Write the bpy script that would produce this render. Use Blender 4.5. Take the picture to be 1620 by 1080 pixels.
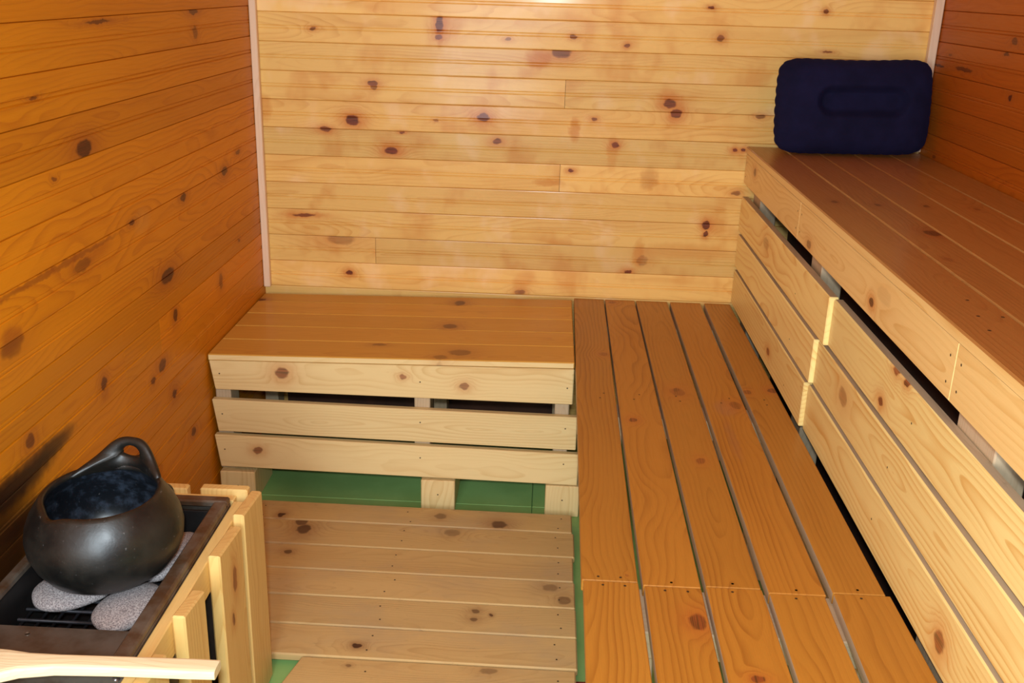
import bpy, math, random
from mathutils import Vector, Matrix, noise as mnoise
random.seed(7)
for o in list(bpy.data.objects):
    bpy.data.objects.remove(o)
scene = bpy.context.scene
COL = scene.collection
PI = math.pi

def S(r, g, b):                       # sRGB 0-255 -> linear
    f = lambda c: (c / 12.92 if c <= .04045 else ((c + .055) / 1.055) ** 2.4)
    return (f(r / 255), f(g / 255), f(b / 255), 1)

# ------------------------------------------------------------------ camera
YAW, PITCH, ROLL, FPX = -0.0315, 0.3421, 0.0305, 1595.8
fwd = Vector((math.sin(YAW) * math.cos(PITCH), math.cos(YAW) * math.cos(PITCH), -math.sin(PITCH)))
r0 = Vector((math.cos(YAW), -math.sin(YAW), 0)); u0 = r0.cross(fwd)
rr = r0 * math.cos(ROLL) + u0 * math.sin(ROLL); uu = -r0 * math.sin(ROLL) + u0 * math.cos(ROLL)
cd = bpy.data.cameras.new('camera'); cam = bpy.data.objects.new('camera', cd); COL.objects.link(cam)
M = Matrix((rr, uu, -fwd)).transposed().to_4x4(); M.translation = (0.8741, -3.0081, 1.3689)
cam.matrix_world = M
cd.sensor_width = 36; cd.lens = 36 * FPX / 1620; cd.clip_start = .02
scene.camera = cam

# ------------------------------------------------------------------ light and exposure
w = bpy.data.worlds.new('world'); scene.world = w; w.use_nodes = True
w.node_tree.nodes['Background'].inputs[0].default_value = (0.86, .93, 1, 1)
w.node_tree.nodes['Background'].inputs[1].default_value = 0.6
def lamp(name, kind, loc, rot, energy, color, **kw):
    d = bpy.data.lights.new(name, kind); d.energy = energy; d.color = color
    for k, v in kw.items(): setattr(d, k, v)
    o = bpy.data.objects.new(name, d); o.location = loc; o.rotation_euler = rot; COL.objects.link(o); return o
# daylight coming in through the open door behind the camera
lamp('door_daylight', 'AREA', (.45, -3.42, 1.10), (math.radians(90), 0, math.radians(-3)), 32, (.87, 1.0, 1.08), shape='RECTANGLE', size=.6, size_y=1.0)
# the flash on top of the photographer's camera
lamp('camera_flash', 'AREA', (.862, -3.03, 1.46), (math.radians(74), 0, math.radians(2)), 21, (.87, 1.0, 1.08), shape='RECTANGLE', size=.07, size_y=.05)
vs = scene.view_settings
vs.view_transform = 'Standard'; vs.look = 'None'; vs.gamma = 1; vs.use_curve_mapping = False
vs.exposure = 0.0

# ------------------------------------------------------------------ mesh building
NK = 3
def near_knots(knots, ua, ub, va, vb):
    um = (ua + ub) / 2; hw = (ub - ua) / 2
    c = [(max(0, abs(k[0] - um) - hw) / k[2] - k[4] * k[3] * 40, k) for k in knots if va - .004 < k[1] < vb + .004 and abs(k[0] - um) < hw + 4 * k[2]]
    return tuple(k for _, k in sorted(c, key=lambda q: q[0])[:NK])
class MB:
    """collects geometry with wood coordinates pc=(along grain, across, depth) and bd=(board centre, random, random)"""
    def __init__(s): s.v = []; s.f = []; s.pc = []; s.bd = []; s.m = []; s.sm = []; s.kn = []
    def add(s, verts, faces, pcs=None, bd=(0, 0, 0), mat=0, smooth=False, kn=None):
        n = len(s.v); s.v += [tuple(p) for p in verts]
        s.pc += [tuple(p) for p in (pcs or verts)]; s.bd += [bd] * len(verts)
        s.f += [tuple(i + n for i in f) for f in faces]; s.m += (list(mat) if isinstance(mat, (list, tuple)) else [mat] * len(faces)); s.kn += (kn if kn else [()] * len(faces)); s.sm += [smooth] * len(faces)
    def build(s, name, mats, parent=None, loc=None):
        me = bpy.data.meshes.new(name); base = Vector(loc) if loc else Vector((0, 0, 0))
        if parent: base = Vector(parent['_base']) 
        me.from_pydata([tuple(Vector(p) - base) for p in s.v], [], s.f); me.validate()
        for an, dat in (('pc', s.pc), ('bd', s.bd)):
            a = me.attributes.new(an, 'FLOAT_VECTOR', 'POINT')
            a.data.foreach_set('vector', [c for p in dat for c in p])
        if any(s.kn):                 # up to three knots that belong to each face
            for k in range(NK):
                ca, cb = [], []
                for ks in s.kn:
                    if k < len(ks): u, v, ru, rv, dk = ks[k]; ca += [u, v, dk]; cb += [1 / (ru * .92), 1 / (rv * .92), 0]
                    else: ca += [0, 0, 0]; cb += [9, 9, 0]
                me.attributes.new('kc%d' % k, 'FLOAT_VECTOR', 'FACE').data.foreach_set('vector', ca)
                me.attributes.new('kr%d' % k, 'FLOAT_VECTOR', 'FACE').data.foreach_set('vector', cb)
        for mt in (mats if isinstance(mats, (list, tuple)) else [mats]): me.materials.append(mt)
        me.polygons.foreach_set('material_index', s.m); me.polygons.foreach_set('use_smooth', s.sm)
        me.update()
        o = bpy.data.objects.new(name, me); COL.objects.link(o)
        if parent: o.parent = parent
        else: o.location = base
        return o
def ax(grain, p):                     # world point -> (along grain, across, depth) 
    x, y, z = p
    return {'xz': (x, z, y), 'yz': (y, z, x), 'yx': (y, x, z), 'xy': (x, y, z), 'zx': (z, x, y), 'zy': (z, y, x)}[grain]
def rbd(c): return (c, random.random(), random.random())
def board(mb, lo, hi, grain, bev=.0022, mat=0, fn=None, bd=None, knots=(), edge=None):
    """chamfered plank between two corners; fn moves finished points (skew, warp)"""
    lo = list(lo); hi = list(hi); b = min(bev, .45 * min(h - l for l, h in zip(lo, hi)))
    vs_, idx = [], {}
    for i in (0, 1):
        for j in (0, 1):
            for k in (0, 1):
                c = [(lo, hi)[i][0], (lo, hi)[j][1], (lo, hi)[k][2]]; sg = [1 - 2 * i, 1 - 2 * j, 1 - 2 * k]
                for a in range(3):    # vertex on face normal to axis a
                    p = [c[q] + (0 if q == a else sg[q] * b) for q in range(3)]
                    idx[i, j, k, a] = len(vs_); vs_.append(p)
    F = []
    I = lambda t, a: idx[t[0], t[1], t[2], a]
    for a in range(3):
        o1, o2 = [q for q in range(3) if q != a]
        for s_ in (0, 1):
            q = []
            for e1, e2 in ((0, 0), (1, 0), (1, 1), (0, 1)):
                t = [0, 0, 0]; t[a] = s_; t[o1] = e1; t[o2] = e2; q.append(I(t, a))
            F.append(q)
        for e1 in (0, 1):
            for e2 in (0, 1):         # edge along axis a between faces o1 and o2
                t0 = [0, 0, 0]; t0[o1] = e1; t0[o2] = e2; t1 = list(t0); t1[a] = 1
                F.append([I(t0, o1), I(t1, o1), I(t1, o2), I(t0, o2)])
    for t in ((i, j, k) for i in (0, 1) for j in (0, 1) for k in (0, 1)):
        F.append([I(t, 0), I(t, 1), I(t, 2)])
    cen = Vector([(l + h) / 2 for l, h in zip(lo, hi)])
    FF = []; FM = []
    for f in F:                        # outward winding
        P = [Vector(vs_[i]) for i in f]; n = (P[1] - P[0]).cross(P[2] - P[0]); m = sum(P, Vector()) / len(P)
        FF.append(f if n.dot(m - cen) > 0 else f[::-1]); nn = n.normalized() * (1 if n.dot(m - cen) > 0 else -1)
        FM.append(edge[1] if edge and nn.dot(Vector(edge[0])) > .9 else mat)
    pcs = [ax(grain, p) for p in vs_]
    if fn: vs_ = [fn(p) for p in vs_]
    us = [p[0] for p in pcs]; vv = [p[1] for p in pcs]; ks = near_knots(knots, min(us), max(us), min(vv), max(vv))
    mb.add(vs_, FF, pcs, bd or rbd(ax(grain, cen)[1]), FM, kn=[ks] * len(FF))
def nail(mb, p, n, r=.0028, mat=1, deep=.0004):
    n = Vector(n).normalized(); t = n.orthogonal().normalized(); b = n.cross(t); p = Vector(p) + n * deep
    mb.add([p + (t * math.cos(a) + b * math.sin(a)) * r for a in [i * PI / 4 for i in range(8)]], [tuple(range(8))], mat=mat)
def tube(mb, pts, r, n=10, mat=0):
    pts = [Vector(p) for p in pts]; V = []; F = []
    for i, p in enumerate(pts):
        d = (pts[min(i + 1, len(pts) - 1)] - pts[max(i - 1, 0)]).normalized(); t = d.orthogonal().normalized()
        t = (Vector((0, 0, 1)) - d * d.z).normalized() if abs(d.z) < .95 else t
        b = d.cross(t); ra = r[i] if isinstance(r, (list, tuple)) else r
        V += [p + (t * math.cos(2 * PI * k / n) + b * math.sin(2 * PI * k / n)) * ra for k in range(n)]
    for i in range(len(pts) - 1):
        for k in range(n): F.append((i * n + k, (i + 1) * n + k, (i + 1) * n + (k + 1) % n, i * n + (k + 1) % n)[::-1])
    F.append(tuple(range(n))); F.append(tuple(range((len(pts) - 1) * n, len(pts) * n))[::-1])
    mb.add(V, F, mat=mat, smooth=True)
def thing(name, label, cat, loc, group=None):
    o = bpy.data.objects.new(name, None); COL.objects.link(o); o.location = loc; o.empty_display_size = .1
    o['_base'] = list(loc); o['label'] = label; o['category'] = cat
    if group: o['group'] = group
    return o
def tag(o, label, cat, group=None):
    o['label'] = label; o['category'] = cat
    if group: o['group'] = group
    return o
def struct(o): o['kind'] = 'structure'; return o

# ------------------------------------------------------------------ materials
def new_mat(name):
    m = bpy.data.materials.new(name); m.use_nodes = True; nt = m.node_tree
    return m, nt, nt.nodes['Principled BSDF']
class NT:
    def __init__(s, nt): s.nt = nt
    def n(s, t, **kw):
        nd = s.nt.nodes.new(t)
        for k, v in kw.items(): setattr(nd, k, v)
        return nd
    def put(s, sock, v):
        if isinstance(v, bpy.types.NodeSocket): s.nt.links.new(v, sock)
        elif v is not None: sock.default_value = v
    def math(s, op, a, b=None, c=None, clamp=False):
        nd = s.n('ShaderNodeMath', operation=op, use_clamp=clamp)
        for i, v in enumerate((a, b, c)): s.put(nd.inputs[i], v)
        return nd.outputs[0]
    def vm(s, op, a, b=None, out=0):
        nd = s.n('ShaderNodeVectorMath', operation=op); s.put(nd.inputs[0], a); s.put(nd.inputs[1], b); return nd.outputs[out]
    def mix(s, f, a, b, bt='MIX'):
        nd = s.n('ShaderNodeMix', data_type='RGBA', blend_type=bt); s.put(nd.inputs[0], f); s.put(nd.inputs[6], a); s.put(nd.inputs[7], b); return nd.outputs[2]
    def noise(s, vec, sc=1., det=2., rough=.5, out=0):
        nd = s.n('ShaderNodeTexNoise'); s.put(nd.inputs['Vector'], vec); nd.inputs['Scale'].default_value = sc
        nd.inputs['Detail'].default_value = det; nd.inputs['Roughness'].default_value = rough; return nd.outputs[out]
    def ramp(s, f, stops):
        nd = s.n('ShaderNodeValToRGB'); cr = nd.color_ramp
        while len(cr.elements) < len(stops): cr.elements.new(.5)
        for e, (p, c) in zip(cr.elements, stops): e.position = p; e.color = c if isinstance(c, tuple) else (c, c, c, 1)
        s.put(nd.inputs[0], f); return nd.outputs[0]
    def sstep(s, v, a, b, lo=0., hi=1.):
        nd = s.n('ShaderNodeMapRange', interpolation_type='SMOOTHSTEP')
        for i, x in enumerate((v, a, b, lo, hi)): s.put(nd.inputs[i], x)
        return nd.outputs[0]

def knot_group():
    g = bpy.data.node_groups.new('knot', 'ShaderNodeTree'); I = g.interface
    for nm, ty in (('P', 'NodeSocketVector'), ('Q', 'NodeSocketVector'), ('C', 'NodeSocketVector'), ('IR', 'NodeSocketVector'), ('Dark', 'NodeSocketFloat'), ('Core', 'NodeSocketFloat'), ('Halo', 'NodeSocketFloat')):
        I.new_socket(nm, in_out='INPUT', socket_type=ty)
    for nm, ty in (('P', 'NodeSocketVector'), ('Core', 'NodeSocketFloat'), ('Halo', 'NodeSocketFloat')):
        I.new_socket(nm, in_out='OUTPUT', socket_type=ty)
    t = NT(g); gi = t.n('NodeGroupInput'); go = t.n('NodeGroupOutput'); i = gi.outputs
    d = t.vm('MULTIPLY', t.vm('SUBTRACT', i['Q'], i['C']), i['IR'])          # elliptical offset, 1 = knot edge
    d2 = t.vm('DOT_PRODUCT', d, d, out=1)
    core = t.math('MULTIPLY', t.sstep(d2, 1.25, .55), i['Dark'])
    halo = t.math('MULTIPLY', t.math('EXPONENT', t.math('MULTIPLY', d2, -.22)), i['Dark'])
    t.put(go.inputs['Core'], t.math('MAXIMUM', core, i['Core'])); t.put(go.inputs['Halo'], t.math('MAXIMUM', halo, i['Halo']))
    # grain bends round the knot: pull v towards its centre, fading out over three radii
    wgt = t.math('EXPONENT', t.math('MULTIPLY', d2, -.13))
    off = t.vm('MULTIPLY', t.vm('SUBTRACT', i['P'], i['C']), (0, -1, 0))
    sc = t.n('ShaderNodeVectorMath', operation='SCALE'); t.put(sc.inputs[0], off); t.put(sc.inputs['Scale'], t.math('MULTIPLY', t.math('MULTIPLY', wgt, .8), t.math('GREATER_THAN', i['Dark'], .001)))
    t.put(go.inputs['P'], t.vm('ADD', i['P'], sc.outputs[0]))
    return g
KG = knot_group()

def wood(name, light, dark, knots=(), rings=150., ringamt=.55, fiber=.25, tone=.16, rough=.42, coat=.0, knotcol=None, halocol=None, stains=(), grey=0., blotch=.15, red=.5, coatrough=.2, mott=0., spec=.4):
    m, nt, bs = new_mat(name); t = NT(nt)
    pc = t.n('ShaderNodeAttribute', attribute_name='pc').outputs['Vector']
    bd = t.n('ShaderNodeAttribute', attribute_name='bd').outputs['Vector']
    sb = t.n('ShaderNodeSeparateXYZ'); t.put(sb.inputs[0], bd); bc, r1, r2 = sb.outputs
    # wobble used for knot outlines
    wob = t.vm('MULTIPLY', t.vm('SUBTRACT', t.noise(pc, 60., 1., out=1), (.5, .5, .5)), (.014, .009, 0))
    flat = t.vm('MULTIPLY', pc, (1, 1, 0)); q = t.vm('ADD', flat, wob); p = flat; core = 0.; halo = 0.
    for k in range(NK if knots else 0):
        g = t.n('ShaderNodeGroup'); g.node_tree = KG
        ka = t.n('ShaderNodeAttribute', attribute_name='kc%d' % k).outputs['Vector']; kb = t.n('ShaderNodeAttribute', attribute_name='kr%d' % k).outputs['Vector']
        sk = t.n('ShaderNodeSeparateXYZ'); t.put(sk.inputs[0], ka)
        t.put(g.inputs['P'], p); t.put(g.inputs['Q'], q); t.put(g.inputs['C'], t.vm('MULTIPLY', ka, (1, 1, 0)))
        t.put(g.inputs['IR'], kb); t.put(g.inputs['Dark'], sk.outputs[2])
        t.put(g.inputs['Core'], core); t.put(g.inputs['Halo'], halo)
        p, core, halo = g.outputs['P'], g.outputs['Core'], g.outputs['Halo']
    sp = t.n('ShaderNodeSeparateXYZ'); t.put(sp.inputs[0], p); u_, v_ = sp.outputs[0], sp.outputs[1]
    s0 = t.n('ShaderNodeSeparateXYZ'); t.put(s0.inputs[0], pc); w_ = s0.outputs[2]
    cu = t.n('ShaderNodeCombineXYZ'); t.put(cu.inputs[0], u_); t.put(cu.inputs[1], t.math('MULTIPLY', r1, 37.)); t.put(cu.inputs[2], t.math('MULTIPLY', v_, 2.2))
    n1 = t.noise(cu.outputs[0], 1.7, 2.)
    n2 = t.noise(t.vm('MULTIPLY', t.vm('ADD', pc, t.vm('MULTIPLY', bd, (9, 9, 9))), (6., 40., 40.)), 1., 1.)
    vr = t.math('ADD', t.math('SUBTRACT', v_, bc), t.math('MULTIPLY', t.math('SUBTRACT', r1, .5), .11))
    wr = t.math('ADD', t.math('ADD', t.math('MULTIPLY', r2, .07), .004), t.math('MULTIPLY', t.math('SUBTRACT', n1, .5), .16))
    rad = t.math('SQRT', t.math('ADD', t.math('MULTIPLY', vr, vr), t.math('MULTIPLY', wr, wr)))
    rad = t.math('ADD', t.math('ADD', rad, t.math('MULTIPLY', n2, .006)), t.math('MULTIPLY', w_, .35))
    if knots: rad = t.math('ADD', rad, t.math('MULTIPLY', halo, .035))
    x = t.math('MULTIPLY', rad, rings); fr = t.math('FRACT', x)
    late = t.ramp(fr, [(0, .12), (.35, .05), (.72, .55), (.9, 1.), (.965, .75), (1., .12)])
    # ring contrast varies ring by ring and over the board
    var = t.noise(t.vm('MULTIPLY', t.vm('ADD', pc, bd), (1.3, 22, 22)), 1., 1.)
    late = t.math('MULTIPLY', late, t.sstep(var, .3, .7, .25, 1.))
    fib = t.noise(t.vm('MULTIPLY', t.vm('ADD', pc, bd), (14., 520., 520.)), 1., 1.)
    bl = t.noise(t.vm('MULTIPLY', t.vm('ADD', pc, t.vm('MULTIPLY', bd, (31, 31, 31))), (2.6, 16., 16.)), 1., 3.)
    f = t.math('ADD', t.math('MULTIPLY', late, ringamt), t.math('MULTIPLY', t.math('SUBTRACT', fib, .5), fiber))
    f = t.math('ADD', f, t.math('MULTIPLY', t.math('SUBTRACT', bl, .5), blotch * 3), clamp=True)
    c = t.mix(f, light, dark)
    if mott:                          # resin-rich and pale bands lying across the grain
        mo = t.noise(t.vm('MULTIPLY', t.vm('ADD', pc, t.vm('MULTIPLY', bd, (17, 0, 17))), (6.5, 5., 1.)), 1., 3., .6)
        c = t.mix(t.math('MULTIPLY', t.sstep(mo, .52, .72), mott), c, S(206, 124, 40)); c = t.mix(t.math('MULTIPLY', t.sstep(mo, .46, .3), mott), c, S(250, 214, 160))
    # each board its own shade and warmth
    tn = t.math('ADD', t.math('MULTIPLY', t.math('SUBTRACT', r2, .5), tone * 2), 1.)
    cm = t.n('ShaderNodeCombineXYZ'); t.put(cm.inputs[0], tn)
    t.put(cm.inputs[1], t.math('ADD', tn, t.math('MULTIPLY', t.math('SUBTRACT', r1, .5), tone * red)))
    t.put(cm.inputs[2], t.math('ADD', tn, t.math('MULTIPLY', t.math('SUBTRACT', r1, .5), tone * red * 2.2)))
    c = t.mix(1., c, cm.outputs[0], 'MULTIPLY')
    if grey:
        gs = t.noise(t.vm('MULTIPLY', pc, (5, 9, 9)), 1., 4., .6)
        c = t.mix(t.math('MULTIPLY', t.sstep(gs, .42, .75), grey), c, S(168, 148, 124))
        sp2 = t.noise(t.vm('MULTIPLY', pc, (40, 90, 90)), 1., 3., .6)
        c = t.mix(t.math('MULTIPLY', t.sstep(sp2, .62, .78), grey * .6), c, S(110, 85, 60))
    for (u, v, ru, rv, amt, col) in stains:                                   # wear, resin and scorch marks
        d = t.vm('MULTIPLY', t.vm('SUBTRACT', t.vm('ADD', flat, t.vm('MULTIPLY', wob, (1.5, 1.3, 0))), (u, v, 0)), (1 / ru, 1 / rv, 0))
        e = t.math('MULTIPLY', t.sstep(t.vm('DOT_PRODUCT', d, d, out=1), 1.3, .1), amt)
        c = t.mix(e, c, col)
    kc = knotcol or S(92, 42, 22); hc = halocol or S(196, 112, 36)
    if knots:
        c = t.mix(t.math('MULTIPLY', halo, .88), c, hc)
        kcol = t.mix(t.sstep(fib, .45, .62), kc, S(66, 30, 16))
        c = t.mix(core, c, kcol)
    t.put(bs.inputs['Base Color'], c)
    ro = t.math('ADD', rough, t.math('MULTIPLY', t.math('SUBTRACT', fib, .5), .22))
    t.put(bs.inputs['Roughness'], ro)
    bs.inputs['Specular IOR Level'].default_value = spec
    if coat:
        bs.inputs['Coat Weight'].default_value = coat; bs.inputs['Coat Roughness'].default_value = coatrough
    bp = t.n('ShaderNodeBump'); bp.inputs['Distance'].default_value = .0006; bp.inputs['Strength'].default_value = .5
    t.put(bp.inputs['Height'], t.math('ADD', t.math('MULTIPLY', fib, .6), t.math('MULTIPLY', late, .5))); t.put(bs.inputs['Normal'], bp.outputs[0])
    return m
def plain(name, col, rough=.5, metal=0., col2=None, scale=30., bump=0.):
    m, nt, bs = new_mat(name); t = NT(nt); bs.inputs['Roughness'].default_value = rough; bs.inputs['Metallic'].default_value = metal
    oc = t.n('ShaderNodeTexCoord').outputs['Object']; n = t.noise(oc, scale, 5., .6)
    t.put(bs.inputs['Base Color'], t.mix(t.sstep(n, .35, .65), col, col2 or col))
    if bump:
        bp = t.n('ShaderNodeBump'); bp.inputs['Distance'].default_value = bump; t.put(bp.inputs['Height'], n); t.put(bs.inputs['Normal'], bp.outputs[0])
    return m
K_back = [(0.544, 1.25, 0.013, 0.0255, 0.9), (0.542, 1.213, 0.0125, 0.007, 0.8), (0.179, 1.226, 0.011, 0.0055, 0.7), (0.896, 1.181, 0.0305, 0.0175, 0.75), (0.348, 1.078, 0.0165, 0.009, 0.8), (0.352, 1.069, 0.011, 0.009, 0.6), (0.288, 0.971, 0.0225, 0.0165, 0.95), (0.206, 0.942, 0.019, 0.0076, 0.8), (0.402, 0.885, 0.023, 0.013, 0.95), (0.676, 0.991, 0.0185, 0.015, 0.9), (0.718, 0.923, 0.017, 0.0095, 0.8), (1.217, 1.049, 0.02, 0.0145, 0.85), (1.238, 1.021, 0.0165, 0.014, 0.85), (1.066, 0.925, 0.013, 0.0095, 0.85), (0.928, 1.227, 0.011, 0.007, 0.7), (0.742, 1.214, 0.011, 0.005, 0.6), (1.082, 1.207, 0.009, 0.0055, 0.7), (1.312, 1.317, 0.0105, 0.005, 0.9), (1.345, 1.236, 0.011, 0.0105, 0.7), (1.483, 1.022, 0.016, 0.007, 0.6), (1.632, 1.316, 0.0086, 0.0065, 0.8), (1.354, 0.695, 0.0116, 0.0155, 0.95), (1.355, 0.668, 0.0076, 0.0095, 0.9), (1.171, 0.577, 0.0176, 0.018, 0.35), (1.129, 0.539, 0.0135, 0.008, 0.9), (0.939, 0.844, 0.009, 0.0055, 0.9), (0.244, 0.609, 0.047, 0.0201, 0.4), (0.267, 0.503, 0.012, 0.0085, 0.95), (0.798, 0.459, 0.0175, 0.01, 0.5), (0.133, 0.68, 0.039, 0.0052, 0.8), (1.417, 0.921, 0.0095, 0.0055, 0.9), (1.442, 0.924, 0.007, 0.0055, 0.9), (0.804, 0.461, 0.014, 0.008, 0.6), (0.434, 0.94, 0.0095, 0.0035, 0.8), (1.651, 1.208, 0.016, 0.0035, 0.7), (0.534, 0.977, 0.0075, 0.004, 0.5), (1.0, 0.997, 0.009, 0.0055, 0.7), (1.435, 0.794, 0.015, 0.0075, 0.6)]
K_left = [(-1.136, 1.051, 0.0368, 0.0188, 0.95), (-0.478, 1.28, 0.0356, 0.0086, 0.8), (-1.018, 1.274, 0.0615, 0.0039, 0.75), (-0.476, 1.23, 0.0184, 0.0175, 0.5), (-1.303, 1.161, 0.015, 0.0038, 0.7), (-0.953, 0.868, 0.0161, 0.0061, 0.8), (-1.198, 0.841, 0.0405, 0.0136, 0.5), (-0.786, 0.704, 0.0456, 0.0184, 0.9), (-0.326, 0.867, 0.0266, 0.0123, 0.8), (-0.645, 0.86, 0.0211, 0.0096, 0.8), (-0.761, 0.6, 0.0159, 0.0172, 0.8), (-1.166, 0.587, 0.0139, 0.016, 0.8), (-0.864, 0.511, 0.0256, 0.0152, 0.75), (-0.922, 0.496, 0.0141, 0.0089, 0.75), (-0.808, 0.418, 0.0157, 0.0123, 0.8), (-0.707, 0.272, 0.0177, 0.0124, 0.7), (-0.419, 0.586, 0.0163, 0.0239, 0.5), (-0.199, 0.898, 0.023, 0.0065, 0.6), (-1.264, 1.017, 0.0091, 0.0047, 0.6), (-1.464, 0.6, 0.0164, 0.015, 0.7), (-1.473, 0.781, 0.0419, 0.0254, 0.45), (-0.238, 0.654, 0.0115, 0.0046, 0.6)]
K_right = [(-0.504, 1.272, 0.0176, 0.0095, 0.7), (-0.47, 1.24, 0.0176, 0.0046, 0.8), (-0.535, 1.146, 0.0111, 0.0086, 0.9), (-0.051, 1.183, 0.043, 0.0042, 0.9), (-0.23, 1.187, 0.067, 0.0063, 0.7), (-0.121, 1.216, 0.0141, 0.0046, 0.5), (-0.126, 0.942, 0.0143, 0.0068, 0.5)]
K_deck = [(0.282, -0.752, 0.0199, 0.025, 0.8), (0.269, -0.717, 0.0171, 0.0191, 0.7), (0.206, -0.687, 0.0104, 0.013, 0.9), (0.422, -0.667, 0.0137, 0.0136, 0.5), (0.624, -0.651, 0.0166, 0.0171, 0.5), (0.781, -0.68, 0.0235, 0.0201, 0.75), (0.854, -0.627, 0.0065, 0.0105, 0.8), (0.269, -0.863, 0.0112, 0.0091, 0.7), (0.749, -1.07, 0.0115, 0.0096, 0.6), (0.748, -1.102, 0.0125, 0.0096, 0.6), (0.785, -1.082, 0.004, 0.005, 0.8), (0.508, -1.217, 0.0106, 0.0086, 0.95), (0.95, -1.009, 0.0175, 0.0176, 0.5), (0.917, -0.96, 0.0205, 0.0156, 0.4), (0.488, -1.284, 0.0065, 0.004, 0.5), (0.788, -1.277, 0.023, 0.0106, 0.4), (0.663, -0.733, 0.0226, 0.0191, 0.4), (0.234, -0.601, 0.0073, 0.007, 0.7), (0.443, -0.634, 0.0086, 0.0071, 0.7)]
K_slat = [(0.196, 0.386, 0.02, 0.018, 0.75), (0.188, 0.414, 0.0115, 0.007, 0.6), (0.514, 0.39, 0.01, 0.007, 0.65), (0.529, 0.362, 0.01, 0.007, 0.6), (0.677, 0.37, 0.013, 0.0105, 0.65), (0.12, 0.159, 0.014, 0.011, 0.75), (0.559, 0.381, 0.003, 0.004, 0.7)]
K_btop = [(0.62, -0.082, 0.0197, 0.0256, 0.75), (0.612, -0.305, 0.0231, 0.0222, 0.65), (0.66, -0.517, 0.0331, 0.0243, 0.5), (0.011, -0.092, 0.0154, 0.0127, 0.8), (0.612, -0.556, 0.0196, 0.0187, 0.4), (0.437, -0.47, 0.0201, 0.0103, 0.5)]
K_seat = [(-0.743, 1.207, 0.0286, 0.0217, 0.5), (-0.731, 1.205, 0.016, 0.0096, 0.7), (-0.92, 1.092, 0.014, 0.01, 0.8), (-1.115, 1.214, 0.015, 0.0117, 0.55), (-1.678, 1.131, 0.0235, 0.0148, 0.8), (-1.809, 1.201, 0.0096, 0.0112, 0.8), (-0.709, 1.439, 0.0165, 0.0111, 0.8), (-0.81, 1.338, 0.0231, 0.0155, 0.5), (-0.724, 1.379, 0.0165, 0.0114, 0.5), (-0.033, 1.084, 0.0136, 0.012, 0.6), (-0.499, 1.042, 0.0146, 0.0135, 0.4), (-1.557, 1.044, 0.0055, 0.003, 0.3)]
K_riser = [(-1.765, 0.496, 0.0201, 0.0194, 0.7), (-1.381, 0.708, 0.0155, 0.01, 0.85), (-1.479, 0.782, 0.0133, 0.0085, 0.9), (-1.429, 0.786, 0.017, 0.0103, 0.8), (-1.178, 0.631, 0.0315, 0.0199, 0.45), (-0.399, 0.741, 0.038, 0.0175, 0.35), (-0.563, 0.499, 0.0204, 0.0099, 0.7), (-1.439, 0.744, 0.012, 0.009, 0.4)]
K_fascia = [(-1.28, 0.854, 0.0136, 0.0089, 0.9), (-0.15, 0.885, 0.0188, 0.0119, 0.7), (-0.815, 0.844, 0.0215, 0.0105, 0.6), (-1.339, 0.884, 0.0399, 0.0173, 0.12)]
K_utop = [(-1.069, 1.619, 0.0281, 0.0184, 0.8), (-0.791, 1.503, 0.0146, 0.0083, 0.6), (-0.809, 1.591, 0.0141, 0.0072, 0.5), (-0.817, 1.801, 0.014, 0.0078, 0.4), (-0.803, 1.698, 0.014, 0.0064, 0.6), (-1.27, 1.576, 0.0141, 0.0105, 0.3)]
OR = S(204, 122, 26); RD = S(150, 70, 30)
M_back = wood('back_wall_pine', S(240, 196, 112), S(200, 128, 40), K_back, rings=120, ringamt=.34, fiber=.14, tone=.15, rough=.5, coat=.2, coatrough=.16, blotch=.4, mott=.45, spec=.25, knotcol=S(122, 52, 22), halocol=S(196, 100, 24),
    stains=[(.83, 1.162, .045, .03, .75, OR), (.945, .965, .018, .04, .6, OR), (1.172, .83, .03, .038, .45, S(190, 125, 55)), (.873, .806, .05, .012, .5, OR),
            (1.157, .60, .02, .05, .45, OR), (1.30, .61, .17, .03, .35, OR), (.02, 1.0, .03, .045, .45, OR), (1.39, .69, .03, .03, .45, OR), (.545, 1.23, .013, .05, .6, OR), (1.06, .90, .02, .06, .35, OR)])
SC = S(34, 12, 6)
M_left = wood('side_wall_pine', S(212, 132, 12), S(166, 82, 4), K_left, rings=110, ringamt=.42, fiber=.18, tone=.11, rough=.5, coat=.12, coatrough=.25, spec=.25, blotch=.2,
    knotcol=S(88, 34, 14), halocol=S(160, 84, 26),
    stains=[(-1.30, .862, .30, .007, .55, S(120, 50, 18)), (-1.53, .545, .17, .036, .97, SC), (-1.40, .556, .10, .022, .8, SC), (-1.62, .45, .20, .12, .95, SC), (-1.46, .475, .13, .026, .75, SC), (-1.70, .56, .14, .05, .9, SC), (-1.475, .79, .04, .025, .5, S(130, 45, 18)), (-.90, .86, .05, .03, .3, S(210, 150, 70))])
M_right = wood('right_wall_pine_shaded', S(176, 92, 16), S(136, 60, 8), K_right, rings=110, ringamt=.42, fiber=.18, tone=.10, rough=.5, coat=.12, coatrough=.25, spec=.25, blotch=.2, knotcol=S(88, 34, 14), halocol=S(160, 84, 26))  # darker copy of the side wall pine; shade is in the colour
M_deck = wood('worn_deck_pine', S(208, 174, 114), S(164, 120, 64), K_deck, rings=170, ringamt=.35, fiber=.3, tone=.10, rough=.62, grey=.35, blotch=.22, halocol=S(150, 105, 65), knotcol=S(80, 48, 30))
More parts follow.
